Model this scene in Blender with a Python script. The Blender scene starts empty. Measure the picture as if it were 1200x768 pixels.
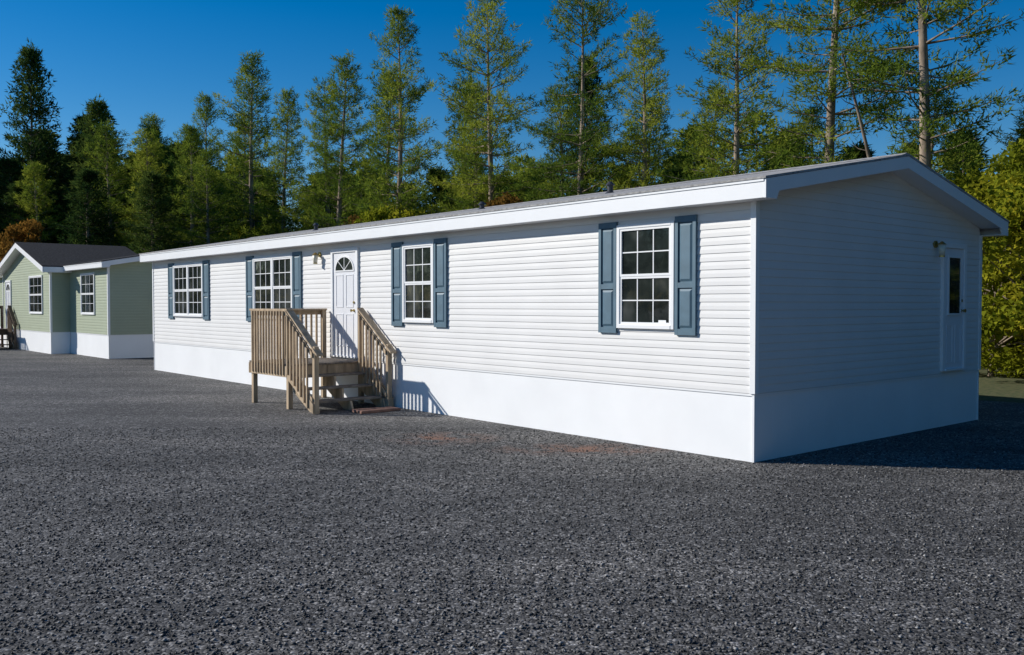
import bpy, bmesh, math, random
import numpy as np
from mathutils import Vector, Matrix
random.seed(4); rng=np.random.default_rng(7)
scene=bpy.context.scene
R=math.radians
# ---------------------------------------------------------------- materials
def newmat(name):
    m=bpy.data.materials.new(name); m.use_nodes=True
    nt=m.node_tree; return m,nt,nt.nodes['Principled BSDF']
def N(nt,t,**k):
    n=nt.nodes.new(t)
    for a,b in k.items():
        if a in n.inputs: n.inputs[a].default_value=b
        else: setattr(n,a,b)
    return n
def L(nt,a,b): nt.links.new(a,b)
def ramp(nt,fac,stops):
    r=nt.nodes.new('ShaderNodeValToRGB'); e=r.color_ramp.elements
    while len(e)<len(stops): e.new(0.5)
    for i,(p,c) in enumerate(stops):
        e[i].position=p; e[i].color=(*c,1) if len(c)==3 else c
    L(nt,fac,r.inputs[0]); return r.outputs[0]
def simple(name,col,rough=0.5,var=0.08,scale=6,bump=0.0,bscale=60,spec=0.5,stretch=(1,1,1)):
    m,nt,b=newmat(name)
    tc=N(nt,'ShaderNodeTexCoord'); mp=N(nt,'ShaderNodeMapping'); mp.inputs['Scale'].default_value=stretch
    L(nt,tc.outputs['Object'],mp.inputs['Vector'])
    n=N(nt,'ShaderNodeTexNoise'); n.inputs['Scale'].default_value=scale; n.inputs['Detail'].default_value=4
    L(nt,mp.outputs[0],n.inputs['Vector'])
    lo=tuple(c*(1-var) for c in col); hi=tuple(min(1,c*(1+var)) for c in col)
    L(nt,ramp(nt,n.outputs['Fac'],[(0.3,lo),(0.7,hi)]),b.inputs['Base Color'])
    b.inputs['Roughness'].default_value=rough
    b.inputs['Specular IOR Level'].default_value=spec
    if bump>0:
        n2=N(nt,'ShaderNodeTexNoise'); n2.inputs['Scale'].default_value=bscale; n2.inputs['Detail'].default_value=3
        L(nt,mp.outputs[0],n2.inputs['Vector'])
        bp=N(nt,'ShaderNodeBump'); bp.inputs['Strength'].default_value=bump; bp.inputs['Distance'].default_value=0.01
        L(nt,n2.outputs['Fac'],bp.inputs['Height']); L(nt,bp.outputs[0],b.inputs['Normal'])
    return m
M_siding=simple('white_vinyl_siding',(0.77,0.755,0.735),0.5,0.03,1.3,0.06,9,0.25)
M_siding2=simple('sage_vinyl_siding',(0.38,0.42,0.30),0.5,0.04,1.5,0,60,0.3)
M_skirt=simple('white_skirting',(0.90,0.90,0.90),0.45,0.03,1.2,0.05,6)
M_trim=simple('white_trim',(0.86,0.86,0.86),0.4,0.02,3)
M_shut=simple('slate_blue_shutter',(0.085,0.155,0.205),0.5,0.1,8)
M_shingle=simple('asphalt_shingle',(0.33,0.32,0.31),0.9,0.35,14,0.5,90)
M_shingle2=simple('dark_shingle',(0.035,0.035,0.037),0.95,0.4,14,0.5,90,0.1)
M_door=simple('white_door',(0.80,0.80,0.82),0.35,0.02,3)
M_metal=simple('dark_metal',(0.05,0.05,0.055),0.35,0.1,8)
M_brass=simple('brass',(0.5,0.38,0.15),0.3,0.1,8); M_brass.node_tree.nodes['Principled BSDF'].inputs['Metallic'].default_value=1
M_wood=simple('weathered_lumber',(0.46,0.35,0.235),0.8,0.3,9,0.35,60,0.2,(1,1,0.25))
M_wood2=simple('brown_lumber',(0.16,0.11,0.075),0.8,0.3,7,0.3,60,0.2)
M_tread=simple('grey_tread_lumber',(0.24,0.20,0.16),0.85,0.35,9,0.35,60,0.2)
M_bark=simple('pine_bark',(0.26,0.205,0.155),0.95,0.45,5,0.8,14,0.1,(1,1,0.4))
M_paver=simple('red_paver',(0.26,0.14,0.10),0.9,0.25,12,0.4,70)
M_lamp=simple('frosted_glass',(0.75,0.7,0.55),0.3,0.05,5)
def glassmat():
    m,nt,b=newmat('window_glass')
    tc=N(nt,'ShaderNodeTexCoord'); n=N(nt,'ShaderNodeTexNoise'); n.inputs['Scale'].default_value=1.7; n.inputs['Detail'].default_value=3
    L(nt,tc.outputs['Object'],n.inputs['Vector'])
    L(nt,ramp(nt,n.outputs['Fac'],[(0.35,(0.008,0.011,0.011)),(0.52,(0.022,0.028,0.026)),(0.68,(0.07,0.075,0.07))]),b.inputs['Base Color'])
    b.inputs['Roughness'].default_value=0.04; b.inputs['IOR'].default_value=1.55
    n2=N(nt,'ShaderNodeTexNoise'); n2.inputs['Scale'].default_value=2.5
    L(nt,tc.outputs['Object'],n2.inputs['Vector'])
    bp=N(nt,'ShaderNodeBump'); bp.inputs['Strength'].default_value=0.15; bp.inputs['Distance'].default_value=0.02
    L(nt,n2.outputs['Fac'],bp.inputs['Height']); L(nt,bp.outputs[0],b.inputs['Normal'])
    return m
M_glass=glassmat()
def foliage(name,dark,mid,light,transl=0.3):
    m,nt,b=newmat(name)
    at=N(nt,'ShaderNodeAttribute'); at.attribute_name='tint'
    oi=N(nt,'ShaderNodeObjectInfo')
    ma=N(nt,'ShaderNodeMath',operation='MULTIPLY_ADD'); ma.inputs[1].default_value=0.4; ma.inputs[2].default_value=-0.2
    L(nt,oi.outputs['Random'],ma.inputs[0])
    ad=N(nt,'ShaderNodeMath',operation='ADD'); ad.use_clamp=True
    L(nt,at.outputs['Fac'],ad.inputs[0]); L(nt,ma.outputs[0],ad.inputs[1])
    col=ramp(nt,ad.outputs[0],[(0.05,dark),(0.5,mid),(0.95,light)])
    df=N(nt,'ShaderNodeBsdfDiffuse'); L(nt,col,df.inputs['Color'])
    tr=N(nt,'ShaderNodeBsdfTranslucent'); L(nt,col,tr.inputs['Color'])
    mx=N(nt,'ShaderNodeMixShader'); mx.inputs[0].default_value=transl
    L(nt,df.outputs[0],mx.inputs[1]); L(nt,tr.outputs[0],mx.inputs[2])
    L(nt,mx.outputs[0],nt.nodes['Material Output'].inputs['Surface'])
    nt.nodes.remove(b)
    return m
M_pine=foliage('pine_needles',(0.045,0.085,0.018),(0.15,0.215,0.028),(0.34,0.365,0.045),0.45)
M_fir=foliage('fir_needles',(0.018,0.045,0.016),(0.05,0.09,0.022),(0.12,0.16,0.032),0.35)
M_leafY=foliage('yellow_green_leaves',(0.11,0.14,0.012),(0.27,0.29,0.022),(0.48,0.43,0.035),0.5)
M_leafO=foliage('autumn_leaves',(0.08,0.05,0.015),(0.20,0.11,0.025),(0.32,0.16,0.03),0.45)
def ground_mat(name,grass=False):
    m,nt,b=newmat(name)
    tc=N(nt,'ShaderNodeTexCoord'); P=tc.outputs['Object']
    if grass:
        fine=N(nt,'ShaderNodeTexNoise'); fine.inputs['Scale'].default_value=9; fine.inputs['Detail'].default_value=5; L(nt,P,fine.inputs['Vector'])
        c1=ramp(nt,fine.outputs['Fac'],[(0.3,(0.03,0.035,0.012)),(0.5,(0.07,0.085,0.025)),(0.7,(0.13,0.10,0.05))])
        L(nt,c1,b.inputs['Base Color']); b.inputs['Roughness'].default_value=0.95
        return m
    mpb=N(nt,'ShaderNodeMapping'); mpb.inputs['Rotation'].default_value=(0,0,R(25)); mpb.inputs['Scale'].default_value=(0.22,0.6,1); L(nt,P,mpb.inputs['Vector'])
    big=N(nt,'ShaderNodeTexNoise'); big.inputs['Scale'].default_value=1.0; big.inputs['Detail'].default_value=5; big.inputs['Roughness'].default_value=0.6; L(nt,mpb.outputs[0],big.inputs['Vector'])
    vo=N(nt,'ShaderNodeTexVoronoi'); vo.inputs['Scale'].default_value=50; L(nt,P,vo.inputs['Vector'])
    v2=N(nt,'ShaderNodeTexVoronoi'); v2.inputs['Scale'].default_value=19; L(nt,P,v2.inputs['Vector'])
    sep=N(nt,'ShaderNodeSeparateColor'); L(nt,vo.outputs['Color'],sep.inputs[0])
    sep2=N(nt,'ShaderNodeSeparateColor'); L(nt,v2.outputs['Color'],sep2.inputs[0])
    c=ramp(nt,sep.outputs[0],[(0.0,(0.030,0.029,0.028)),(0.5,(0.084,0.081,0.078)),(0.82,(0.145,0.14,0.135)),(1.0,(0.30,0.29,0.28))])
    mul=N(nt,'ShaderNodeMix',data_type='RGBA',blend_type='MULTIPLY'); mul.inputs['Factor'].default_value=1
    L(nt,c,mul.inputs['A'])
    L(nt,ramp(nt,big.outputs['Fac'],[(0.32,(0.68,0.68,0.68)),(0.5,(1,1,1)),(0.66,(1.45,1.42,1.38))]),mul.inputs['B'])
    mul2=N(nt,'ShaderNodeMix',data_type='RGBA',blend_type='MULTIPLY'); mul2.inputs['Factor'].default_value=1
    L(nt,mul.outputs['Result'],mul2.inputs['A'])
    L(nt,ramp(nt,sep2.outputs[0],[(0.0,(0.7,0.7,0.7)),(0.8,(1.08,1.08,1.08)),(1.0,(1.45,1.45,1.45))]),mul2.inputs['B'])
    cur=mul2.outputs['Result']
    dn=N(nt,'ShaderNodeTexNoise'); dn.inputs['Scale'].default_value=2.2; dn.inputs['Detail'].default_value=6; dn.inputs['Roughness'].default_value=0.7; L(nt,P,dn.inputs['Vector'])
    for (px,py,rx,ry) in [(-1.0,13.1,0.9,0.7),(0.9,12.1,1.3,0.6)]:
        mp=N(nt,'ShaderNodeMapping'); mp.inputs['Location'].default_value=(-px/rx,-py/ry,0); mp.inputs['Scale'].default_value=(1/rx,1/ry,0)
        L(nt,P,mp.inputs['Vector'])
        ln=N(nt,'ShaderNodeVectorMath',operation='LENGTH'); L(nt,mp.outputs[0],ln.inputs[0])
        s=N(nt,'ShaderNodeMath',operation='SUBTRACT'); s.inputs[0].default_value=1.05; L(nt,ln.outputs['Value'],s.inputs[1])
        a=N(nt,'ShaderNodeMath',operation='MULTIPLY'); a.use_clamp=True; L(nt,s.outputs[0],a.inputs[0]); 
        dr=ramp(nt,dn.outputs['Fac'],[(0.42,(0,0,0)),(0.62,(1.5,1.5,1.5))]); L(nt,dr,a.inputs[1])
        mx=N(nt,'ShaderNodeMix',data_type='RGBA'); L(nt,a.outputs[0],mx.inputs['Factor']); L(nt,cur,mx.inputs['A']); mx.inputs['B'].default_value=(0.21,0.115,0.08,1)
        cur=mx.outputs['Result']
    L(nt,cur,b.inputs['Base Color']); b.inputs['Roughness'].default_value=0.8; b.inputs['Specular IOR Level'].default_value=0.25
    inv=N(nt,'ShaderNodeMath',operation='SUBTRACT'); inv.inputs[0].default_value=1; L(nt,vo.outputs['Distance'],inv.inputs[1])
    bp=N(nt,'ShaderNodeBump'); bp.inputs['Strength'].default_value=0.8; bp.inputs['Distance'].default_value=0.009
    L(nt,inv.outputs[0],bp.inputs['Height'])
    L(nt,bp.outputs[0],b.inputs['Normal'])
    return m
M_gravel=ground_mat('gravel'); M_grass=ground_mat('forest_floor',True)
m,nt,b=newmat('gravel_stone'); M_stone=m
at=N(nt,'ShaderNodeAttribute'); at.attribute_name='tint'
L(nt,ramp(nt,at.outputs['Fac'],[(0,(0.030,0.029,0.028)),(0.6,(0.086,0.083,0.080)),(0.88,(0.155,0.15,0.143)),(1,(0.36,0.35,0.34))]),b.inputs['Base Color'])
b.inputs['Roughness'].default_value=0.7; b.inputs['Specular IOR Level'].default_value=0.3
# ---------------------------------------------------------------- mesh helpers
def empty(name,loc=(0,0,0),rz=0):
    e=bpy.data.objects.new(name,None); scene.collection.objects.link(e)
    e.location=loc; e.rotation_euler=(0,0,rz); e.empty_display_size=0.5; return e
class MB:
    def __init__(s): s.v=[]; s.f=[]
    def box(s,a,b,M=None):
        x0,y0,z0=a; x1,y1,z1=b
        i=len(s.v)
        for p in [(x0,y0,z0),(x1,y0,z0),(x1,y1,z0),(x0,y1,z0),(x0,y0,z1),(x1,y0,z1),(x1,y1,z1),(x0,y1,z1)]:
            s.v.append(M(*p) if M else p)
        s.f+=[tuple(i+k for k in q) for q in [(0,3,2,1),(4,5,6,7),(0,1,5,4),(1,2,6,5),(2,3,7,6),(3,0,4,7)]]
    def prism(s,poly,t0,t1,M):
        n=len(poly); i=len(s.v)
        for t in (t0,t1):
            for a,b in poly: s.v.append(M(a,b,t))
        s.f.append(tuple(range(i,i+n))); s.f.append(tuple(range(i+2*n-1,i+n-1,-1)))
        for k in range(n):
            k2=(k+1)%n; s.f.append((i+k,i+k2,i+n+k2,i+n+k))
    def quad(s,*p):
        i=len(s.v); s.v+=list(p); s.f.append(tuple(range(i,i+len(p))))
    def make(s,name,mat,parent=None,bevel=0,recalc=True,smooth=False):
        me=bpy.data.meshes.new(name); me.from_pydata(s.v,[],s.f)
        if recalc:
            bm=bmesh.new(); bm.from_mesh(me); bmesh.ops.recalc_face_normals(bm,faces=bm.faces); bm.to_mesh(me); bm.free()
        me.materials.append(mat); me.update()
        if smooth: me.polygons.foreach_set('use_smooth',[True]*len(me.polygons))
        o=bpy.data.objects.new(name,me); scene.collection.objects.link(o)
        if parent: o.parent=parent
        if bevel>0:
            bv=o.modifiers.new('bevel','BEVEL'); bv.width=bevel; bv.segments=2
        return o
def cyl(mb,c,r,h,axis,n=14,r2=None):
    r2=r if r2 is None else r2
    ax=Vector(axis).normalized(); q=ax.to_track_quat('Z','Y'); i=len(mb.v); c=Vector(c)
    for t,rr in ((0,r),(h,r2)):
        for k in range(n):
            a=2*math.pi*k/n; mb.v.append(tuple(c+q@Vector((rr*math.cos(a),rr*math.sin(a),t))))
    mb.f.append(tuple(range(i+n-1,i-1,-1))); mb.f.append(tuple(range(i+n,i+2*n)))
    for k in range(n): mb.f.append((i+k,i+(k+1)%n,i+n+(k+1)%n,i+n+k))
def siding(name,mat,parent,M,rng_fn,z0,z1,step=0.102,out=0.010):
    mb=MB(); z=z0
    while z<z1-0.004:
        zt=min(z+step,z1); a0,a1=rng_fn(z); b0,b1=rng_fn(zt-1e-4)
        if a1-a0<0.02: break
        if b1<b0: b0=b1=(b0+b1)/2
        mb.quad(M(a0,0,z),M(a1,0,z),M(a1,out,z+0.002),M(a0,out,z+0.002))
        zm=z+(zt-z)*0.5
        c0,c1=(a0+b0)/2,(a1+b1)/2
        mb.quad(M(a0,out,z+0.002),M(a1,out,z+0.002),M(c1,out*0.75,zm),M(c0,out*0.75,zm))
        mb.quad(M(c0,out*0.75,zm),M(c1,out*0.75,zm),M(b1,0,zt),M(b0,0,zt))
        z=zt
    return mb.make(name,mat,parent,recalc=False)
def skirting(name,parent,M,s0,s1,z1,grooved=True):
    mb=MB(); s=s0
    if not grooved: mb.quad(M(s0,-0.010,0),M(s1,-0.010,0),M(s1,-0.010,z1),M(s0,-0.010,z1))
    else:
        while s<s1-0.01:
            e=min(s+0.40,s1)
            for a,b,oa,ob in [(s,e-0.012,-0.010,-0.010),(e-0.012,e-0.008,-0.010,-0.0085),(e-0.008,e-0.004,-0.0085,-0.0085),(e-0.004,e,-0.0085,-0.010)]:
                mb.quad(M(a,oa,0),M(b,ob,0),M(b,ob,z1),M(a,oa,z1))
            s=e
    mb.make(name,M_skirt,parent,recalc=False)
    mb=MB(); mb.box((s0,-0.02,z1-0.03),(s1,0.003,z1-0.002),M)
    mb.make(name+'_rail',M_trim,parent)
def window(tag,parent,M,s0,s1,z0,z1,units=1,cols=3,rows=2,shutters=None,sw=0.33):
    tr=MB(); gl=MB(); mu=MB()
    T=0.055
    tr.box((s0,0,z0),(s0+T,0.05,z1),M); tr.box((s1-T,0,z0),(s1,0.05,z1),M)
    tr.box((s0+T,0,z1-T),(s1-T,0.052,z1),M); tr.box((s0+T,0,z0),(s1-T,0.056,z0+T),M)
    inner0,inner1=s0+T,s1-T; mg=0.07
    uw=(inner1-inner0-mg*(units-1))/units
    for u in range(units):
        a=inner0+u*(uw+mg); b=a+uw
        if u>0: tr.box((a-mg,0,z0+T),(a,0.049,z1-T),M)
        gl.box((a,0.0,z0+T),(b,0.020,z1-T),M)
        zm=(z0+z1)/2; fw=0.032
        for (za,zb,o) in [(z0+T,zm-0.0,0.036),(zm,z1-T,0.042)]:
            mu.box((a,0.02,za),(a+fw,o,zb),M); mu.box((b-fw,0.02,za),(b,o,zb),M)
            mu.box((a+fw,0.02,za),(b-fw,o,za+fw),M); mu.box((a+fw,0.02,zb-fw),(b-fw,o,zb),M)
            ia,ib=a+fw,b-fw; ja,jb=za+fw,zb-fw
            for c in range(1,cols):
                x=ia+(ib-ia)*c/cols; mu.box((x-0.008,0.0205,ja),(x+0.008,0.027,jb),M)
            for r in range(1,rows):
                z=ja+(jb-ja)*r/rows; mu.box((ia,0.0205,z-0.008),(ib,0.0285,z+0.008),M)
    tr.make(tag+'_trim',M_trim,parent,0.004); gl.make(tag+'_glass',M_glass,parent); mu.make(tag+'_sash',M_trim,parent)
    if shutters:
        zA,zB=shutters; sh=MB()
        for a,b in [(s0-sw-0.012,s0-0.012),(s1+0.012,s1+sw+0.012)]:
            st=0.05
            sh.box((a,0.0,zA),(a+st,0.045,zB),M); sh.box((b-st,0.0,zA),(b,0.045,zB),M)
            zmid=zA+(zB-zA)*0.42
            for (p,q) in [(zA,zA+0.08),(zmid-0.035,zmid+0.035),(zB-0.08,zB)]: sh.box((a+st,0.0,p),(b-st,0.044,q),M)
            for (p,q) in [(zA+0.08,zmid-0.035),(zmid+0.035,zB-0.08)]:
                sh.box((a+st,0.0,p),(b-st,0.022,q),M)
                i=len(sh.v); e=0.012; f=0.045
                for (s_,z_,o_) in [(a+st+e,p+e,0.022),(b-st-e,p+e,0.022),(b-st-e,q-e,0.022),(a+st+e,q-e,0.022),(a+st+f,p+f,0.04),(b-st-f,p+f,0.04),(b-st-f,q-f,0.04),(a+st+f,q-f,0.04)]:
                    sh.v.append(M(s_,o_,z_))
                sh.f+=[(i+4,i+5,i+6,i+7),(i,i+1,i+5,i+4),(i+1,i+2,i+6,i+5),(i+2,i+3,i+7,i+6),(i+3,i,i+4,i+7)]
        sh.make(tag+'_shutters',M_shut,parent)
def door(tag,parent,M,s0,s1,z0,z1,fan=True):
    T=0.08; tr=MB()
    tr.box((s0,0,z0),(s0+T,0.05,z1),M); tr.box((s1-T,0,z0),(s1,0.05,z1),M); tr.box((s0+T,0,z1-T),(s1-T,0.052,z1),M)
    tr.make(tag+'_frame',M_trim,parent,0.004)
    a,b=s0+T,s1-T; w=b-a
    sl=MB(); sl.box((a+0.005,0,z0+0.03),(b-0.005,0.028,z1-T-0.005),M)
    cx=(a+b)/2
    if fan:
        cells=[(0.12,0.44,0.10,0.40),(0.56,0.88,0.10,0.40),(0.12,0.44,0.46,0.76),(0.56,0.88,0.46,0.76)]
    else:
        cells=[(0.12,0.44,0.06,0.36),(0.56,0.88,0.06,0.36)]
    H=z1-z0
    for (p,q,r,t) in cells:
        A,B,C,D=a+w*p,a+w*q,z0+H*r,z0+H*t; m=0.018
        sl.box((A,0.028,C),(A+m,0.036,D),M); sl.box((B-m,0.028,C),(B,0.036,D),M); sl.box((A+m,0.028,C),(B-m,0.036,C+m),M); sl.box((A+m,0.028,D-m),(B-m,0.036,D),M)
    sl.make(tag+'_slab',M_door,parent)
    th=MB(); th.box((a,0,z0),(b,0.07,z0+0.03),M); th.make(tag+'_threshold',M_trim,parent)
    gl=MB(); mu=MB()
    if fan:
        zc=z0+H*0.80; rx=w*0.38; rz=H*0.12; n=14
        pts=[(cx+rx*math.cos(math.pi*k/n),zc+rz*math.sin(math.pi*k/n)) for k in range(n+1)]
        gl.prism(pts,0.028,0.034,lambda x,z,o:M(x,o,z))
        for k in range(n):
            (x0,y0),(x1,y1)=pts[k],pts[k+1]
            f=1.10
            mu.prism([(x0,y0),(x1,y1),(cx+(x1-cx)*f,zc+(y1-zc)*f),(cx+(x0-cx)*f,zc+(y0-zc)*f)],0.028,0.042,lambda x,z,o:M(x,o,z))
        mu.box((cx-rx*1.1,0.028,zc-0.025),(cx+rx*1.1,0.042,zc),M)
        for ang in (45,90,135):
            ca,sa=math.cos(R(ang)),math.sin(R(ang)); d=0.007
            mu.prism([(cx-sa*d,zc+ca*d),(cx+sa*d,zc-ca*d),(cx+rx*ca+sa*d,zc+rz*sa-ca*d),(cx+rx*ca-sa*d,zc+rz*sa+ca*d)],0.034,0.04,lambda x,z,o:M(x,o,z))
    else:
        A,B,C,D=a+w*0.2,b-w*0.2,z0+H*0.45,z1-T-0.15
        gl.box((A,0.028,C),(B,0.033,D),M); m=0.03
        mu.box((A-m,0.028,C-m),(A,0.045,D+m),M); mu.box((B,0.028,C-m),(B+m,0.045,D+m),M); mu.box((A,0.028,C-m),(B,0.045,C),M); mu.box((A,0.028,D),(B,0.045,D+m),M)
    gl.make(tag+'_glass',M_glass,parent); mu.make(tag+'_glazing_bars',M_trim,parent)
    k=MB(); p=Vector(M(b-0.08,0.028,z0+0.95)); o=Vector(M(0,1,0))-Vector(M(0,0,0))
    cyl(k,p,0.028,0.012,o); cyl(k,p+o*0.012,0.012,0.03,o); cyl(k,p+o*0.04,0.02,0.035,o,14,0.03)
    cyl(k,p+Vector((0,0,0.16)),0.024,0.02,o)
    k.make(tag+'_knob',M_brass,parent)
def lantern(tag,parent,M,s,z):
    o=Vector(M(0,1,0))-Vector(M(0,0,0)); p=Vector(M(s,0.0,z))
    a=MB(); cyl(a,p,0.055,0.035,o); cyl(a,p+o*0.035,0.012,0.09,o,8); cyl(a,p+o*0.12+Vector((0,0,-0.01)),0.07,0.05,(0,0,1),12,0.015)
    cyl(a,p+o*0.12+Vector((0,0,-0.20)),0.045,0.02,(0,0,1),12); a.make(tag+'_bracket',M_brass,parent)
    g=MB(); cyl(g,p+o*0.12+Vector((0,0,-0.18)),0.04,0.17,(0,0,1),12,0.06); g.make(tag+'_globe',M_lamp,parent,smooth=True)
# ---------------------------------------------------------------- house frame
CX,CY=2.95,11.07
RZ=math.atan2(-0.760,0.650)
def uv(u,v): return (CX-0.650*u+0.760*v, CY+0.760*u+0.650*v)
def mobile_home(name,loc,rz,Ln,W,zs,z_eave,z_ridge,z_back,oh,mats,fasc=0.25,roofmat=None):
    H=empty(name,loc,rz)
    sid=mats; roofmat=roofmat or M_shingle
    MF=lambda s,o,z:(s,-o,z)
    MG=lambda s,o,z:(o,s,z)
    MBk=lambda s,o,z:(-s,W+o,z)
    ML=lambda s,o,z:(-Ln-o,W-s,z)
    yr=W/2; yf=-oh; yb=W+oh; ex=0.30
    zsof=z_eave-fasc
    siding('front_siding',sid,H,MF,lambda z:(-Ln+0.05,-0.05),zs,zsof)
    siding('rear_siding',sid,H,MBk,lambda z:(0.05,Ln-0.05),zs,z_back-fasc)
    sf=(z_ridge-z_eave)/(yr-yf); sb=(z_ridge-z_back)/(yb-yr)
    def g(z,flip=False):
        zz=z+0.19
        a=0.05; b=W-0.05
        if zz>z_eave+sf*oh: a=max(a,yr-(z_ridge-zz)/sf)
        if zz>z_back+sb*oh: b=min(b,yr+(z_ridge-zz)/sb)
        return (W-b,W-a) if flip else (a,b)
    siding('gable_siding',sid,H,MG,lambda z:g(z),zs,z_ridge-0.2)
    siding('far_gable_siding',sid,H,ML,lambda z:g(z,True),zs,z_ridge-0.2)
    skirting('front_skirting',H,MF,-Ln+0.02,-0.02,zs,False); skirting('gable_skirting',H,MG,0.02,W-0.02,zs)
    skirting('rear_skirting',H,MBk,0.02,Ln-0.02,zs); skirting('far_gable_skirting',H,ML,0.02,W-0.02,zs)
    c=MB(); t=0.055
    c.box((-t,-0.022,zs),(0.022,t,zsof)); c.box((-t,W-t,zs),(0.022,W+0.022,z_back-fasc)); c.box((-Ln-0.022,-0.022,zs),(-Ln+t,t,zsof)); c.box((-Ln-0.022,W-t,zs),(-Ln+t,W+0.022,z_back-fasc))
    for (x,y) in [(0,0),(0,W),(-Ln,0),(-Ln,W)]:
        sx=-1 if x==0 else 1; sy=1 if y==0 else -1
        c.box((min(x-sx*0.001,x+sx*0.03),min(y-sy*0.001,y+sy*0.03),0),(max(x-sx*0.001,x+sx*0.03),max(y-sy*0.001,y+sy*0.03),zs))
    c.make('corner_posts',M_trim,H)
    co=MB(); co.box((-Ln+0.04,0.04,0.02),(-0.04,W-0.04,min(zsof,z_back-fasc)-0.02)); co.make('wall_core',M_trim,H)
    MX=lambda y,z,x:(x,y,z)
    r=MB(); th=0.03
    r.prism([(yf-0.02,z_eave-0.004),(yr,z_ridge),(yb+0.02,z_back-0.004),(yb+0.02,z_back-th),(yr,z_ridge-th),(yf-0.02,z_eave-th)],-Ln-ex-0.035,ex+0.035,MX)
    r.make('shingle_roof',roofmat,H)
    rc=MB(); rc.prism([(yr-0.15,z_ridge-0.15*sf+0.004),(yr,z_ridge+0.022),(yr+0.15,z_ridge-0.15*sb+0.004),(yr,z_ridge+0.001)],-Ln-ex,ex,MX); rc.make('ridge_cap',roofmat,H)
    f=MB()
    f.box((-Ln-ex,yf,z_eave-fasc),(ex,yf+0.025,z_eave-th-0.001)); f.box((-Ln-ex,yb-0.025,z_back-fasc),(ex,yb,z_back-th-0.001))
    rk=0.17
    for xa,xb in [(ex+0.001,ex+0.028),(-Ln-ex-0.028,-Ln-ex-0.001)]:
        f.prism([(yf-0.003,z_eave-th-0.002),(yr,z_ridge-th-0.002),(yr,z_ridge-th-rk),(yf+oh,z_eave+sf*oh-th-rk),(yf+oh*0.8,z_eave-fasc-0.003),(yf-0.003,z_eave-fasc-0.003)],xa,xb,MX)
        f.prism([(yb+0.003,z_back-th-0.002),(yr,z_ridge-th-0.002),(yr,z_ridge-th-rk),(yb-oh,z_back+sb*oh-th-rk),(yb-oh*0.8,z_back-fasc-0.003),(yb+0.003,z_back-fasc-0.003)],xa,xb,MX)
    f.make('fascia',M_trim,H)
    dr=MB(); dr.box((-Ln-ex,yf-0.012,z_eave-0.06),(ex,yf-0.001,z_eave-th-0.002)); dr.make('drip_edge',M_trim,H)
    s=MB()
    s.box((-Ln-ex,yf+0.026,zsof),(ex,0.0,zsof+0.012)); s.box((-Ln-ex,W,z_back-fasc),(ex,yb-0.026,z_back-fasc+0.012))
    for xa,xb in [(0.0,ex-0.001),(-Ln-ex+0.001,-Ln)]:
        s.prism([(0.001,z_eave+sf*oh-0.19),(yr,z_ridge-0.19),(yr,z_ridge-0.175),(0.001,z_eave+sf*oh-0.175)],xa,xb,MX)
        s.prism([(W-0.001,z_back+sb*oh-0.19),(yr,z_ridge-0.19),(yr,z_ridge-0.175),(W-0.001,z_back+sb*oh-0.175)],xa,xb,MX)
    s.make('soffit',M_trim,H)
    return H,MF,MG
H1,MF,MG=mobile_home('mobile_home',(CX,CY,0),RZ,20.8,6.4,0.84,3.43,4.05,3.32,0.27,M_siding)
Z0,Z1=1.60,3.03; SH=(1.53,3.08)
window('bedroom_window',H1,MF,-2.24,-1.22,Z0,Z1,1,3,2,SH,0.34)
window('living_window',H1,MF,-7.60,-6.62,Z0,Z1,1,3,2,SH,0.36)
window('kitchen_window',H1,MF,-13.95,-11.95,Z0,Z1,2,3,2,SH,0.38)
window('dining_window',H1,MF,-19.1,-17.0,Z0,Z1,2,3,2,SH,0.38)
door('front_door',H1,MF,-10.24,-9.18,0.86,3.06,True)
lantern('porch_light',H1,MF,-10.75,2.98)
door('side_door',H1,MG,4.95,5.78,0.88,2.90,False)
lantern('side_light',H1,MG,4.72,2.86)
wp=MB(); wp.box((-1.5,0.0201,1.66),(-1.37,0.0215,1.72),MF); wp.make('window_label',M_trim,H1)
v=MB()
for (x,y,hh) in [(-4.2,1.9,0.20),(-8.3,2.4,0.16),(-15.0,2.2,0.2)]:
    zb=3.43+(y+0.24)*0.1773; cyl(v,(x,y,zb-0.05),0.05,hh,(0,0,1)); cyl(v,(x,y,zb-0.02),0.11,0.05,(0,0,1),14,0.06)
    cyl(v,(x,y,zb+hh-0.06),0.085,0.06,(0,0,1),14,0.03)
v.make('roof_vents',M_metal,H1)
# ---- second (sage green) home
H2,MF2,MG2=mobile_home('mobile_home.001',(-14.26,32.2,0),RZ,24.0,7.2,0.85,3.45,4.15,3.40,0.30,M_siding2,0.22,M_shingle2)
window('window',H2,MF2,-3.2,-1.5,1.55,3.1,1,3,2)
bx0,bx1,by=-12.9,-4.8,-0.7
MB2=lambda s,o,z:(s,by-o,z); zap=4.55; ze=3.42; hs=(zap-ze)/((bx1-bx0)/2+0.3); xr=(bx0+bx1)/2
def gb(z):
    zz=z+0.2
    if zz<ze+hs*0.3: return (bx0,bx1)
    d=(zap-zz)/hs; return (xr-d,xr+d)
siding('bay_siding',M_siding2,H2,MB2,gb,0.85,zap-0.2)
siding('bay_side_siding',M_siding2,H2,lambda s,o,z:(bx1+o,s,z),lambda z:(by,0),0.85,3.3)
skirting('bay_skirting',H2,MB2,bx0,bx1,0.85); skirting('bay_side_skirting',H2,lambda s,o,z:(bx1+o,s,z),by,0,0.85)
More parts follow.
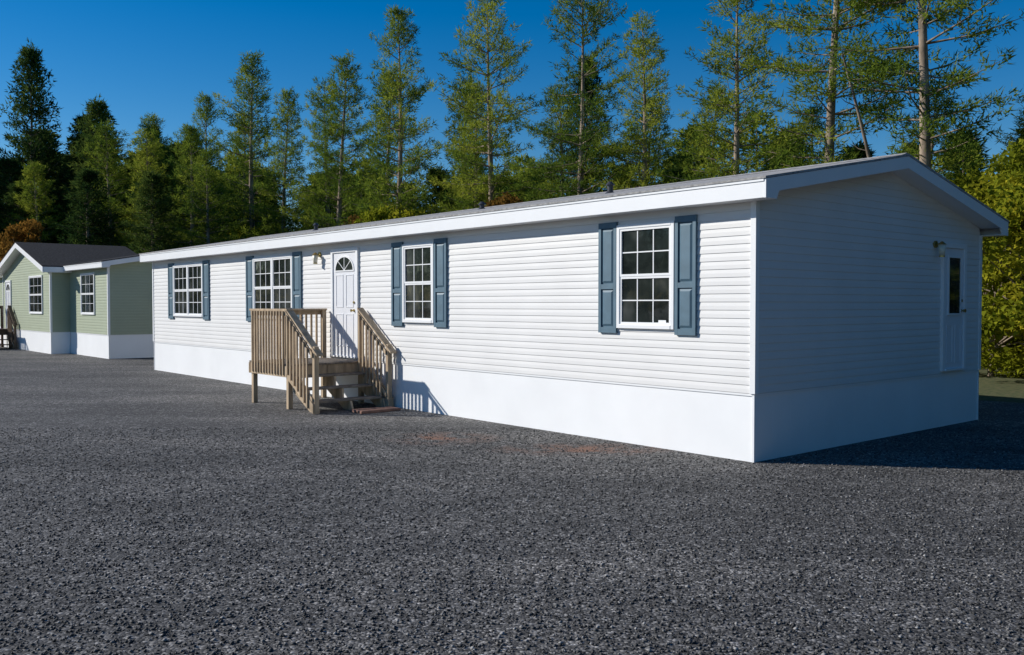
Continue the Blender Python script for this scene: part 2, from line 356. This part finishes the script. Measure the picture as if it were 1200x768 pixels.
c=MB(); c.box((bx1-0.06,by-0.025,0.85),(bx1+0.025,by+0.05,3.2)); c.box((bx0-0.02,by-0.025,0.85),(bx0+0.06,by+0.05,3.2)); c.make('bay_corner_posts',M_trim,H2)
r=MB(); e0,e1=bx0-0.3,bx1+0.3
MY=lambda x,z,y:(x,y,z)
r.prism([(e0,ze),(xr,zap),(e1,ze),(e1,ze-0.04),(xr,zap-0.04),(e0,ze-0.04)],by-0.35,3.4,MY); r.make('bay_roof',M_shingle2,H2)
f=MB(); 
f.prism([(e0,ze-0.042),(xr,zap-0.042),(xr,zap-0.25),(e0,ze-0.25)],by-0.345,by-0.31,MY)
f.prism([(e1,ze-0.042),(xr,zap-0.042),(xr,zap-0.25),(e1,ze-0.25)],by-0.346,by-0.309,MY)
f.box((e1-0.03,by-0.3,ze-0.25),(e1,0,ze-0.045)); f.box((bx1,by-0.3,ze-0.25),(e1-0.031,-0.02,ze-0.235))
f.prism([(e0,ze-0.235),(xr,zap-0.235),(e1,ze-0.235),(e1,ze-0.25),(xr,zap-0.25),(e0,ze-0.25)],by-0.308,by,MY)
f.make('bay_fascia',M_trim,H2)
window('bay_window',H2,MB2,-8.0,-5.9,1.55,3.1,1,3,2)
door('bay_door',H2,MB2,-12.3,-11.25,0.86,3.0,True)
# ---------------------------------------------------------------- wooden steps
def steps(name,loc,rz,X0,X1,Y0,Y1,zd,dirn,mat,tread):
    S=empty(name,loc,rz)
    P=MB(); t=0.09
    run=0.29; n=3; rise=zd/(n+1); XE=X1+run*n+0.12
    top=zd+1.0
    def post(x,y,za,zb): P.box((x-t/2,y-t/2,za),(x+t/2,y+t/2,zb))
    post(X0,Y0,0,top-0.02); post(X1,Y0,0,top-0.02); post(X0,Y1,0,top-0.02); post(X1,Y1,0,top-0.02)
    lz=rise+0.9
    post(XE,Y0,0,lz+0.08); post(XE,Y1,0,lz+0.08)
    P.make('posts',mat,S,0.006)
    D=MB()
    D.box((X0,Y0-t/2-0.04,zd-0.24),(X1+0.045,Y0-t/2-0.002,zd-0.035)); D.box((X0-t/2-0.04,Y0-t/2-0.04,zd-0.24),(X0-t/2-0.002,Y1+0.04,zd-0.035))
    D.box((X1+0.002,Y0+t/2,zd-0.24),(X1+0.04,Y1-t/2,zd-0.035)); D.box((X0,Y1-0.005,zd-0.24),(X1,Y1+0.033,zd-0.037))
    D.make('rim_joists',mat,S,0.004)
    B=MB(); y=Y0-0.07
    while y<Y1+0.02:
        B.box((X0-0.09,y,zd-0.033+random.uniform(-.001,.001)),(X1+0.07,min(y+0.135,Y1+0.04),zd)); y+=0.142
    B.make('deck_boards',tread,S,0.003)
    T=MB()
    for i in range(n):
        z=zd-rise*(i+1); x=X1+0.03+run*i
        for k in range(2): T.box((x+0.145*k,Y0+t/2,z-0.036),(x+0.145*k+0.137,Y1-t/2,z))
    T.make('treads',tread,S,0.004)
    G=MB()
    MYs=lambda x,z,yy:(x,yy,z)
    for yy in (Y0+t/2+0.001,(Y0+Y1)/2-0.02,Y1-t/2-0.041):
        poly=[(X1+0.041,zd-0.04)]
        for i in range(n):
            z=zd-rise*(i+1)-0.038; x=X1+0.041+run*i
            poly+= [(x,z),(x+run-0.002,z)]
        poly+=[(XE-0.01,0.0),(XE-0.3,0.0),(X1+0.041,zd-0.5)]
        G.prism(poly,yy,yy+0.04,MYs)
    for yy in (Y0-t/2-0.036,Y1+t/2+0.001):
        G.prism([(X1+0.046,zd-0.02),(XE+0.04,rise-0.03),(XE+0.04,0.01),(X1+0.046,zd-0.26)],yy,yy+0.034,MYs)
    G.make('stringers',mat,S)
    Rl=MB()
    Rl.box((X0-0.07,Y0-0.075,top-0.02),(X1+0.05,Y0+0.065,top+0.018)); Rl.box((X0-0.068,Y0+0.066,top-0.021),(X0+0.07,Y1+0.05,top+0.017))
    for yy in (Y0,Y1):
        Rl.prism([(X1-0.03,top+0.0),(XE+0.16,lz-0.09),(XE+0.16,lz-0.05+0.0),(X1-0.03,top+0.04)] ,yy-0.07+0.002,yy+0.067,MYs)
        s=(lz-top)/(XE-X1)
        Rl.prism([(X1,zd+0.10),(XE,zd+0.10+s*(XE-X1)),(XE,zd+0.17+s*(XE-X1)),(X1,zd+0.17)],yy-t/2-0.03,yy-t/2-0.001,MYs)
        Rl.prism([(X1,top-0.12),(XE,top-0.12+s*(XE-X1)),(XE,top-0.03+s*(XE-X1)),(X1,top-0.03)],yy-t/2-0.03,yy-t/2-0.001,MYs)
    Rl.box((X0,Y0-t/2-0.03,top-0.11),(X1,Y0-t/2-0.001,top-0.022)); Rl.box((X0-t/2-0.03,Y0,top-0.11),(X0-t/2-0.001,Y1,top-0.022))
    Rl.make('rails',mat,S,0.004)
    Ba=MB(); w=0.036
    x=X0+0.10
    while x<X1-0.06: Ba.box((x,Y0-t/2-0.03-w,zd-0.2),(x+w,Y0-t/2-0.031,top-0.025)); x+=0.118
    y=Y0+0.10
    while y<Y1-0.06: Ba.box((X0-t/2-0.03-w-0.012,y,zd-0.2),(X0-t/2-0.043,y+w,top-0.025)); y+=0.118
    s=(lz-top)/(XE-X1)
    for yy in (Y0,Y1):
        x=X1+0.09
        while x<XE-0.08:
            zt=top-0.035+s*(x-X1); zb=zd-0.10+s*(x-X1)*1.0
            Ba.prism([(x,zb),(x+w,zb+s*w),(x+w,zt+s*w),(x,zt)],yy-t/2-0.031-w,yy-t/2-0.0375,MYs); x+=0.125
    Ba.make('balusters',mat,S)
    return S
steps('wooden_porch_steps',(CX,CY,0),RZ,-10.40,-8.92,-1.65,-0.13,0.83,1,M_wood,M_tread)
steps('wooden_porch_steps.001',(-14.26,32.2,0),RZ,-12.5,-11.0,-2.4,-0.85,0.85,1,M_wood2,M_wood2)
p=empty('stepping_stone',(CX,CY,0),RZ); q=MB(); q.box((-7.78,-1.05,0.0),(-7.38,-0.45,0.05)); q.box((-7.76,-0.43,0.0),(-7.42,-0.20,0.045)); q.make('slab',M_paver,p,0.01)
# ---------------------------------------------------------------- ground
def sheet(name,pts,z,mat):
    mb=MB(); mb.quad(*[(x,y,z) for x,y in pts]); return mb.make(name,mat,recalc=False)
sheet('gravel_ground',[(-1500,-1500),(1500,-1500),(1500,1500),(-1500,1500)],0,M_gravel)
edge=[]; 
for i in range(60):
    u=-70+ i*4.0; edge.append(uv(u, 10.2+0.8*math.sin(i*1.3)+random.uniform(-.4,.4)))
mb=MB()
far=[uv(-70+i*4.0,420) for i in range(60)]
for i in range(59): mb.quad((*edge[i+1],0.004),(*edge[i],0.004),(*far[i],0.004),(*far[i+1],0.004))
mb.make('forest_floor',M_grass,recalc=False)
def arr_mesh(name,V,T,mats,midx=None,tint=None,smooth=None):
    me=bpy.data.meshes.new(name); nv=len(V); nf=len(T)
    me.vertices.add(nv); me.vertices.foreach_set('co',np.asarray(V,np.float32).ravel())
    me.loops.add(nf*3); me.loops.foreach_set('vertex_index',np.asarray(T,np.int32).ravel())
    me.polygons.add(nf); me.polygons.foreach_set('loop_start',np.arange(0,nf*3,3,dtype=np.int32)); me.polygons.foreach_set('loop_total',np.full(nf,3,np.int32))
    for m in mats: me.materials.append(m)
    if midx is not None: me.polygons.foreach_set('material_index',np.asarray(midx,np.int32))
    me.update(calc_edges=True); me.validate()
    if tint is not None:
        a=me.attributes.new('tint','FLOAT','POINT'); a.data.foreach_set('value',np.asarray(tint,np.float32))
    if smooth is not None: me.polygons.foreach_set('use_smooth',smooth)
    return me
ns=85000
yy=3.2+ (rng.random(ns)**1.4)*11
xx=(rng.random(ns)*2-1)*(yy*0.6+1.4)
rx=xx-CX; ry=yy-CY; lx=0.65*rx-0.76*ry; ly=0.76*rx+0.65*ry
keep=~((lx<0.03)&(ly>-0.03)&(ly<6.45)); xx=xx[keep]; yy=yy[keep]; ns=len(xx)
rad=0.0045+0.009*rng.random(ns)**2.2
base=np.array([[1,0,0],[0,1,0],[-1,0,0],[0,-1,0],[0,0,1],[0,0,-1]],float)
ft=np.array([[0,1,4],[1,2,4],[2,3,4],[3,0,4],[1,0,5],[2,1,5],[3,2,5],[0,3,5]])
V=base[None]*(0.65+0.7*rng.random((ns,6,1)))*rad[:,None,None]*np.array([1.15,1.15,0.8])
V[:,:,:2]+=rng.normal(0,0.2,(ns,6,2))*rad[:,None,None]
a=rng.random(ns)*6.28; ca,sa=np.cos(a)[:,None],np.sin(a)[:,None]
X=V[:,:,0]*ca-V[:,:,1]*sa; Y=V[:,:,0]*sa+V[:,:,1]*ca; Z=V[:,:,2]
V=np.stack([X+xx[:,None],Y+yy[:,None],Z+rad[:,None]*0.45],2)
me=arr_mesh('gravel_stones',V.reshape(-1,3),(ft[None]+np.arange(ns)[:,None,None]*6).reshape(-1,3),[M_stone],tint=np.repeat(rng.random(ns),6))
o=bpy.data.objects.new('gravel_stones',me); scene.collection.objects.link(o)
# ---------------------------------------------------------------- trees
def tubes(polys):
    V=[];T=[];off=0
    for pts,rads,n in polys:
        pts=np.array(pts); m=len(pts)
        for i in range(m):
            d=pts[min(i+1,m-1)]-pts[max(i-1,0)]; d=d/ (np.linalg.norm(d)+1e-9)
            u=np.cross(d,[0.3,0.9,0.2] if abs(d[2])>0.8 else [0,0,1]); u/=np.linalg.norm(u)+1e-9; w=np.cross(d,u)
            for k in range(n):
                t=6.2832*k/n; V.append(pts[i]+rads[i]*(u*math.cos(t)+w*math.sin(t)))
        for i in range(m-1):
            for k in range(n):
                a=off+i*n+k; b=off+i*n+(k+1)%n; T.append((a,b,b+n)); T.append((a,b+n,a+n))
        off+=m*n
    return np.array(V),np.array(T)
def blades(P,D,tint,k,ln,wd,spread,g):
    n=len(P); P=np.repeat(P,k,0); D=np.repeat(D,k,0)
    d=D+g.normal(0,spread,(n*k,3)); d/=np.linalg.norm(d,axis=1,keepdims=True)
    s=np.cross(d,g.normal(0,1,(n*k,3))); s/=np.linalg.norm(s,axis=1,keepdims=True)+1e-9
    l=ln*(0.6+0.7*g.random((n*k,1))); w=wd*(0.6+0.8*g.random((n*k,1)))
    P=P+g.normal(0,ln*0.25,(n*k,3))
    V=np.stack([P-s*w*0.5+d*l*0.25,P+s*w*0.5+d*l*0.3,P+d*l],1).reshape(-1,3)
    tt=np.repeat(np.repeat(tint,k)+g.normal(0,0.10,n*k),3)
    return V,np.arange(n*k*3).reshape(-1,3),tt
def conifer(name,seed,h,kind,lod=1):
    g=np.random.default_rng(seed); polys=[]; P=[];D=[];Tn=[]
    lean=g.normal(0,0.015,2); ph=g.random()*6
    def trunk(z):
        b=0.08 if kind!='fir' else 0.04
        return np.array([lean[0]*z+b*math.sin(z*0.4+ph),lean[1]*z+b*math.cos(z*0.33+ph*2),z])
    r0=h*0.0115+0.03
    zs=np.linspace(-0.2,h,16); polys.append(([trunk(z) for z in zs],[max(0.014,r0*(1-max(0,z)/h)**0.8) for z in zs],8))
    if kind=='fir': zb=h*0.04; sp=0.38; nb=7; Lm=h*0.20
    elif kind=='pine': zb=h*0.12; sp=0.46; nb=5; Lm=h*0.18
    else: zb=h*0.36; sp=0.60; nb=5; Lm=h*0.18
    z=zb
    while z<h-0.15:
        f=(z-zb)/(h-zb)
        if kind=='fir': prof=(1-f)**0.75+0.04
        elif kind=='pine': prof=min(1,0.6+f*1.6)*(1-f)**0.62+0.06
        else: prof=min(1,0.5+f*1.8)*(1-f)**0.5+0.06
        nn=max(3,int(nb+g.integers(-1,2)))
        a0=g.random()*6.28
        for j in range(nn):
            if g.random()<(0.16 if kind!='fir' else 0.05): continue
            az=a0+6.283*j/nn+g.normal(0,0.25); ln=Lm*prof*g.uniform(0.45,1.25)
            if kind!='fir' and g.random()<0.10: ln*=1.3
            if kind=='fir': el=R(-8+45*f)+g.normal(0,0.14); curve=0.12
            else: el=R(0+48*f*f)+g.normal(0,0.12); curve=0.16
            d=np.array([math.cos(az)*math.cos(el),math.sin(az)*math.cos(el),math.sin(el)])
            b=trunk(z+g.uniform(-.09,.09)); side=np.array([-math.sin(az),math.cos(az),0])
            bend=g.normal(0,0.10)
            fn=lambda t:b+d*ln*t+np.array([0,0,1])*curve*ln*t*t+side*bend*ln*t*t
            rb=0.012+ln*0.010
            if lod==1 or j%2==0: polys.append(([fn(t) for t in (0,0.5,1)],[rb,rb*0.6,0.006],4 if lod==1 else 3))
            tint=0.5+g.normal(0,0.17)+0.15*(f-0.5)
            step=(0.36 if kind=='fir' else 0.34)*(1 if lod==1 else 1.7); t0=0.15 if kind=='fir' else 0.27
            m=max(2,int(ln*(1-t0)/step)+1)
            for i in range(m):
                t=t0+(1-t0)*(i+g.random()*0.6)/m if i<m-1 else 1.0
                q=fn(t); wl=(0.36 if kind=='fir' else 0.40)*ln*(1.05-t)+0.10
                P.append(q); D.append(d+[0,0,0.25]); Tn.append(tint)
                for sgn in (-1,1):
                    nsub=max(1,int(wl/(0.32 if lod==1 else 0.55)+0.5))
                    dirs=side*sgn+d*0.7+np.array([0,0,g.normal(0.05,0.14)]); dirs=dirs/np.linalg.norm(dirs)
                    if kind!='fir' and g.random()<0.12: continue
                    for s_ in range(nsub):
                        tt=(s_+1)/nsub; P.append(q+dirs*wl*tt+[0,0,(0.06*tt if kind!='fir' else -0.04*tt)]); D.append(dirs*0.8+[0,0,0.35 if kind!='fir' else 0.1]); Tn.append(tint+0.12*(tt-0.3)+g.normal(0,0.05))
                    if wl>0.45 and lod==1: polys.append(([q,q+dirs*wl],[0.009,0.004],3))
        z+=sp*g.uniform(0.75,1.3)*(1.0 if f<0.8 else 0.75)*(1 if lod==1 else 1.3)
    P.append(trunk(h)); D.append(np.array([0,0,1.])); Tn.append(0.6)
    TV,TT=tubes(polys)
    if lod==2: BV,BT,bt=blades(np.array(P),np.array(D),np.array(Tn),8,0.42,0.11,0.6,g)
    elif kind=='fir': BV,BT,bt=blades(np.array(P),np.array(D),np.array(Tn),9,0.30,0.065,0.6,g)
    else: BV,BT,bt=blades(np.array(P),np.array(D),np.array(Tn),16,0.27,0.042,0.75,g)
    V=np.vstack([TV,BV]); T=np.vstack([TT,BT+len(TV)])
    mi=np.concatenate([np.zeros(len(TT),int),np.ones(len(BT),int)])
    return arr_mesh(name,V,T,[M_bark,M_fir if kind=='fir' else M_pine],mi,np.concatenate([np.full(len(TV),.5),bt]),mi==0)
def leafy(name,seed,h,w,mat,ncl=60,low=0.12):
    g=np.random.default_rng(seed); polys=[]; P=[];D=[];Tn=[]
    fork=np.array([g.normal(0,.1),g.normal(0,.1),h*0.3])
    r0=0.02+h*0.014
    polys.append(([np.array([0,0,-0.1]),fork*0.5,fork],[r0,r0*.85,r0*.7],7))
    for i in range(ncl):
        zz=g.uniform(low,1.0); az=g.random()*6.28
        wr=w*0.5*(math.sin(math.pi*min(1,max(0.08,(zz*0.86+0.1))))**0.6)*g.uniform(0.35,1.08)
        c=np.array([math.cos(az)*wr,math.sin(az)*wr,zz*h])
        s=fork*min(1,zz+0.2); mid=(s+c)/2+np.array([0,0,0.1*h*g.random()])
        polys.append(([s,mid,c],[r0*.35,r0*.2,0.006],4))
        rr=w*0.105*g.uniform(0.7,1.5); k=int(100)
        q=g.normal(0,1,(k,3)); q/=np.linalg.norm(q,axis=1,keepdims=True); q*=(g.random((k,1))**0.5)*rr*np.array([1.2,1.2,0.8])
        P+=list(c+q); D+=list(q/rr+[0,0,-0.2]); Tn+=list(np.full(k,0.5+g.normal(0,0.2)))
    TV,TT=tubes(polys); BV,BT,bt=blades(np.array(P),np.array(D),np.array(Tn),3,0.15,0.10,0.8,g)
    V=np.vstack([TV,BV]); T=np.vstack([TT,BT+len(TV)]); mi=np.concatenate([np.zeros(len(TT),int),np.ones(len(BT),int)])
    return arr_mesh(name,V,T,[M_bark,mat],mi,np.concatenate([np.full(len(TV),.5),bt]),mi==0)
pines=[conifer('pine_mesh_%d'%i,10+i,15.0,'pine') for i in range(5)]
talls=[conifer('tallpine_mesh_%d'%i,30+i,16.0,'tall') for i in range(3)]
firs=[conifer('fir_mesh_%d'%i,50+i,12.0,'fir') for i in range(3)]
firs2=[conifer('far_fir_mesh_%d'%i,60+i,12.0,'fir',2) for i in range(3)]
pines2=[conifer('far_pine_mesh_%d'%i,65+i,15.0,'pine',2) for i in range(3)]
lY=[leafy('leafy_mesh_%d'%i,70+i,5.0,4.2,M_leafY,75,0.04) for i in range(2)]
lO=[leafy('autumn_mesh_%d'%i,80+i,5.0,3.6,M_leafO,45) for i in range(2)]
def put(name,me,h0,x,y,h,wf=1.0,parent=None,rot=None):
    o=bpy.data.objects.new(name,me); scene.collection.objects.link(o)
    s=h/h0; o.scale=(s*wf,s*wf,s); o.location=(x,y,0); o.rotation_euler=(0,0,random.random()*6.28 if rot is None else rot)
    if parent: o.parent=parent
    return o
line=[(5.2,15.5,16.5,'t'),(8.4,16,16.5,'t'),(12.2,16.3,13.2,'p'),(10.4,18.5,8.5,'p'),(14.0,17.5,9.6,'p'),(16.0,16.2,12.4,'p'),(17.6,18,9.8,'p'),(19.1,16,14.4,'t'),(21.6,17.4,11.0,'p'),
 (24.7,16,15.4,'t'),(22.9,20,13.0,'f'),(27.6,17.5,12.0,'p'),(29.8,18.5,13.0,'p'),(32.1,16,16.4,'p'),(35.4,17.5,14.0,'p'),(38.6,16,15.3,'p'),(41.8,17.6,14.8,'p'),(45.0,16.2,14.6,'p'),(48.4,16,17.6,'p'),(52.3,17,14.5,'p'),
 (56.7,16,16.4,'p'),(61.5,17,15.2,'p'),(67,16,16.0,'f'),(1.0,18,8.5,'p'),(-3.5,18,13,'p'),(6.8,19,8.5,'p'),(3.6,18.5,8.0,'p')]
for (u,v_,h,k) in line:
    x,y=uv(u,v_)
    if k=='t': put('pine_tree',talls[int(u)%3],16.0,x,y,h,1.0)
    elif k=='p': put('pine_tree',random.choice(pines),15.0,x,y,h,random.uniform(0.95,1.1)*(1.3 if h<10 else 1))
    else: put('fir_tree',random.choice(firs),12.0,x,y,h,0.8)
for (x,y,h,w,k) in [(-34.6,66,20.5,0.8,'f'),(-31.0,66,15.5,1.0,'f'),(-28.5,63,16.0,1.0,'f'),(-26.2,60,13.6,1.2,'p'),(-37.0,64,14.5,1.2,'f'),(-24.5,63,14.6,1.1,'p'),(-40,66,15.0,1.2,'f'),(-22.8,57,12.6,1.2,'p'),(-19.8,56,12.6,1.2,'p'),(-33,60,11.5,1.3,'f'),(-29.5,57,10.5,1.3,'p'),(-17.0,52,10.5,1.2,'p'),(-20.5,52,9.5,1.3,'f'),(-25.5,55,10.0,1.4,'f'),(-31.5,58,9.5,1.4,'f'),(-35.5,60,12.5,1.3,'f'),(-22.5,59,11,1.4,'f')]:
    if k=='f': put('fir_tree',random.choice(firs),12.0,x,y,h,w)
    else: put('pine_tree',random.choice(pines),15.0,x,y,h,w)
g=np.random.default_rng(5); pl=[]
f=lambda t:np.array([-1.3+1.3*t*1.0+0.5*math.sin(t*3.1), 0.15*math.sin(t*4), 0])+np.array([0,0,1])*(9.0*(1-t))
pl.append(([f(t) for t in np.linspace(0,1,12)],list(np.linspace(0.03,0.10,12)),7))
for t in (0.08,0.16,0.22,0.3,0.38,0.47):
    a=g.random()*6.28; d=np.array([math.cos(a),math.sin(a),0.35])*g.uniform(0.4,0.9); q=f(t); pl.append(([q,q+d*0.6,q+d+[0,0,0.1]],[0.02,0.013,0.005],4))
tv,tt=tubes(pl); me=arr_mesh('snag_mesh',tv,tt,[M_bark],None,None,np.ones(len(tt),bool)); x,y=uv(6.3,15.5)
o=bpy.data.objects.new('dead_tree',me); scene.collection.objects.link(o); o.location=(x,y,0)
put('maple_tree',lY[0],5.0,12.6,21.0,5.6,1.05,None,1.0); put('maple_tree',lY[1],5.0,15.6,21.5,6.0,1.1,None,2.0); put('maple_tree',lY[1],5.0,12.9,24.5,5.4,1.0)
for (x,y,h) in [(-33.5,56,8.5),(-27.8,52,6.5),(-37,58,10.5)]: put('maple_tree',lO[0],5.0,x,y,h,0.8)
for (u,v_,h,k) in [(13,14.5,5.6,0),(17.5,15,5.6,1),(22,14.8,6.2,0),(30.5,14.8,6.4,1),(34,15,6.2,0),(46,14.5,6.4,1)]:
    x,y=uv(u,v_); me=(lY if k else lO)[random.randrange(2)]; put('shrub',me,5.0,x,y,h,0.8)
F=empty('distant_forest')
for i in range(130):
    u=(i+random.random())*1.03-22; v_=random.uniform(19.5,31)
    x,y=uv(u,v_)
    h=random.uniform(6.6,9.2)+ (v_-20)*0.08 + min(4.5,max(0,(u-30))*0.12)
    k=random.random()
    if k<0.55: put('forest_fir',random.choice(firs2),12.0,x,y,h,1.3,F)
    else: put('forest_pine',random.choice(pines2),15.0,x,y,h*1.05,1.5,F)
for i in range(34):
    x=random.uniform(-60,-28); y=random.uniform(67,82); put('forest_fir',random.choice(firs2),12.0,x,y,random.uniform(13,16),1.4,F)
for i in range(62):  # unseen treeline added far left so the window glass reflects dark woods
    x=random.uniform(-86,-74); y=-60+i*2.9; put('forest_fir',random.choice(firs2+pines2),12.0,x,y,random.uniform(10,13),1.8,F)
for i in range(30):  # unseen firs added to the right to block sky light from the gable
    x=random.uniform(24,34); y=-36+i*1.8; put('forest_fir',random.choice(firs2),12.0,x,y,random.uniform(13,16),1.6,F)
# ---------------------------------------------------------------- light
el=R(28); SX,SY=0.9865,-0.164
ld=Vector((SX*math.cos(el),SY*math.cos(el),-math.sin(el))).normalized()
sd=bpy.data.lights.new('sun','SUN'); sd.energy=5.0; sd.angle=R(0.5); sd.color=(1.0,0.965,0.90)
so=bpy.data.objects.new('sun',sd); scene.collection.objects.link(so); so.rotation_euler=ld.to_track_quat('-Z','Y').to_euler(); so.location=(-30,20,30)
w=bpy.data.worlds.new('World'); scene.world=w; w.use_nodes=True; nt=w.node_tree; bg=nt.nodes['Background']
sky=nt.nodes.new('ShaderNodeTexSky'); sky.sky_type='NISHITA'; sky.sun_disc=False; sky.sun_elevation=el; sky.sun_rotation=math.atan2(-SX,-SY)%(2*math.pi)
sky.air_density=1.0; sky.dust_density=0.1; sky.ozone_density=3.0; sky.altitude=300
hs_=nt.nodes.new('ShaderNodeHueSaturation'); hs_.inputs['Saturation'].default_value=1.5; hs_.inputs['Value'].default_value=1.0; hs_.inputs['Hue'].default_value=0.505
nt.links.new(sky.outputs[0],hs_.inputs['Color']); nt.links.new(hs_.outputs[0],bg.inputs['Color']); bg.inputs['Strength'].default_value=0.097
scene.view_settings.view_transform='Standard'; scene.view_settings.look='None'; scene.view_settings.exposure=0
# ---------------------------------------------------------------- camera
cd=bpy.data.cameras.new('camera'); cd.lens=32.04; cd.sensor_width=36; cd.clip_end=4000
c=bpy.data.objects.new('camera',cd); scene.collection.objects.link(c); c.location=(0,0,1.93); c.rotation_euler=(R(90-1.45),0,0); scene.camera=c
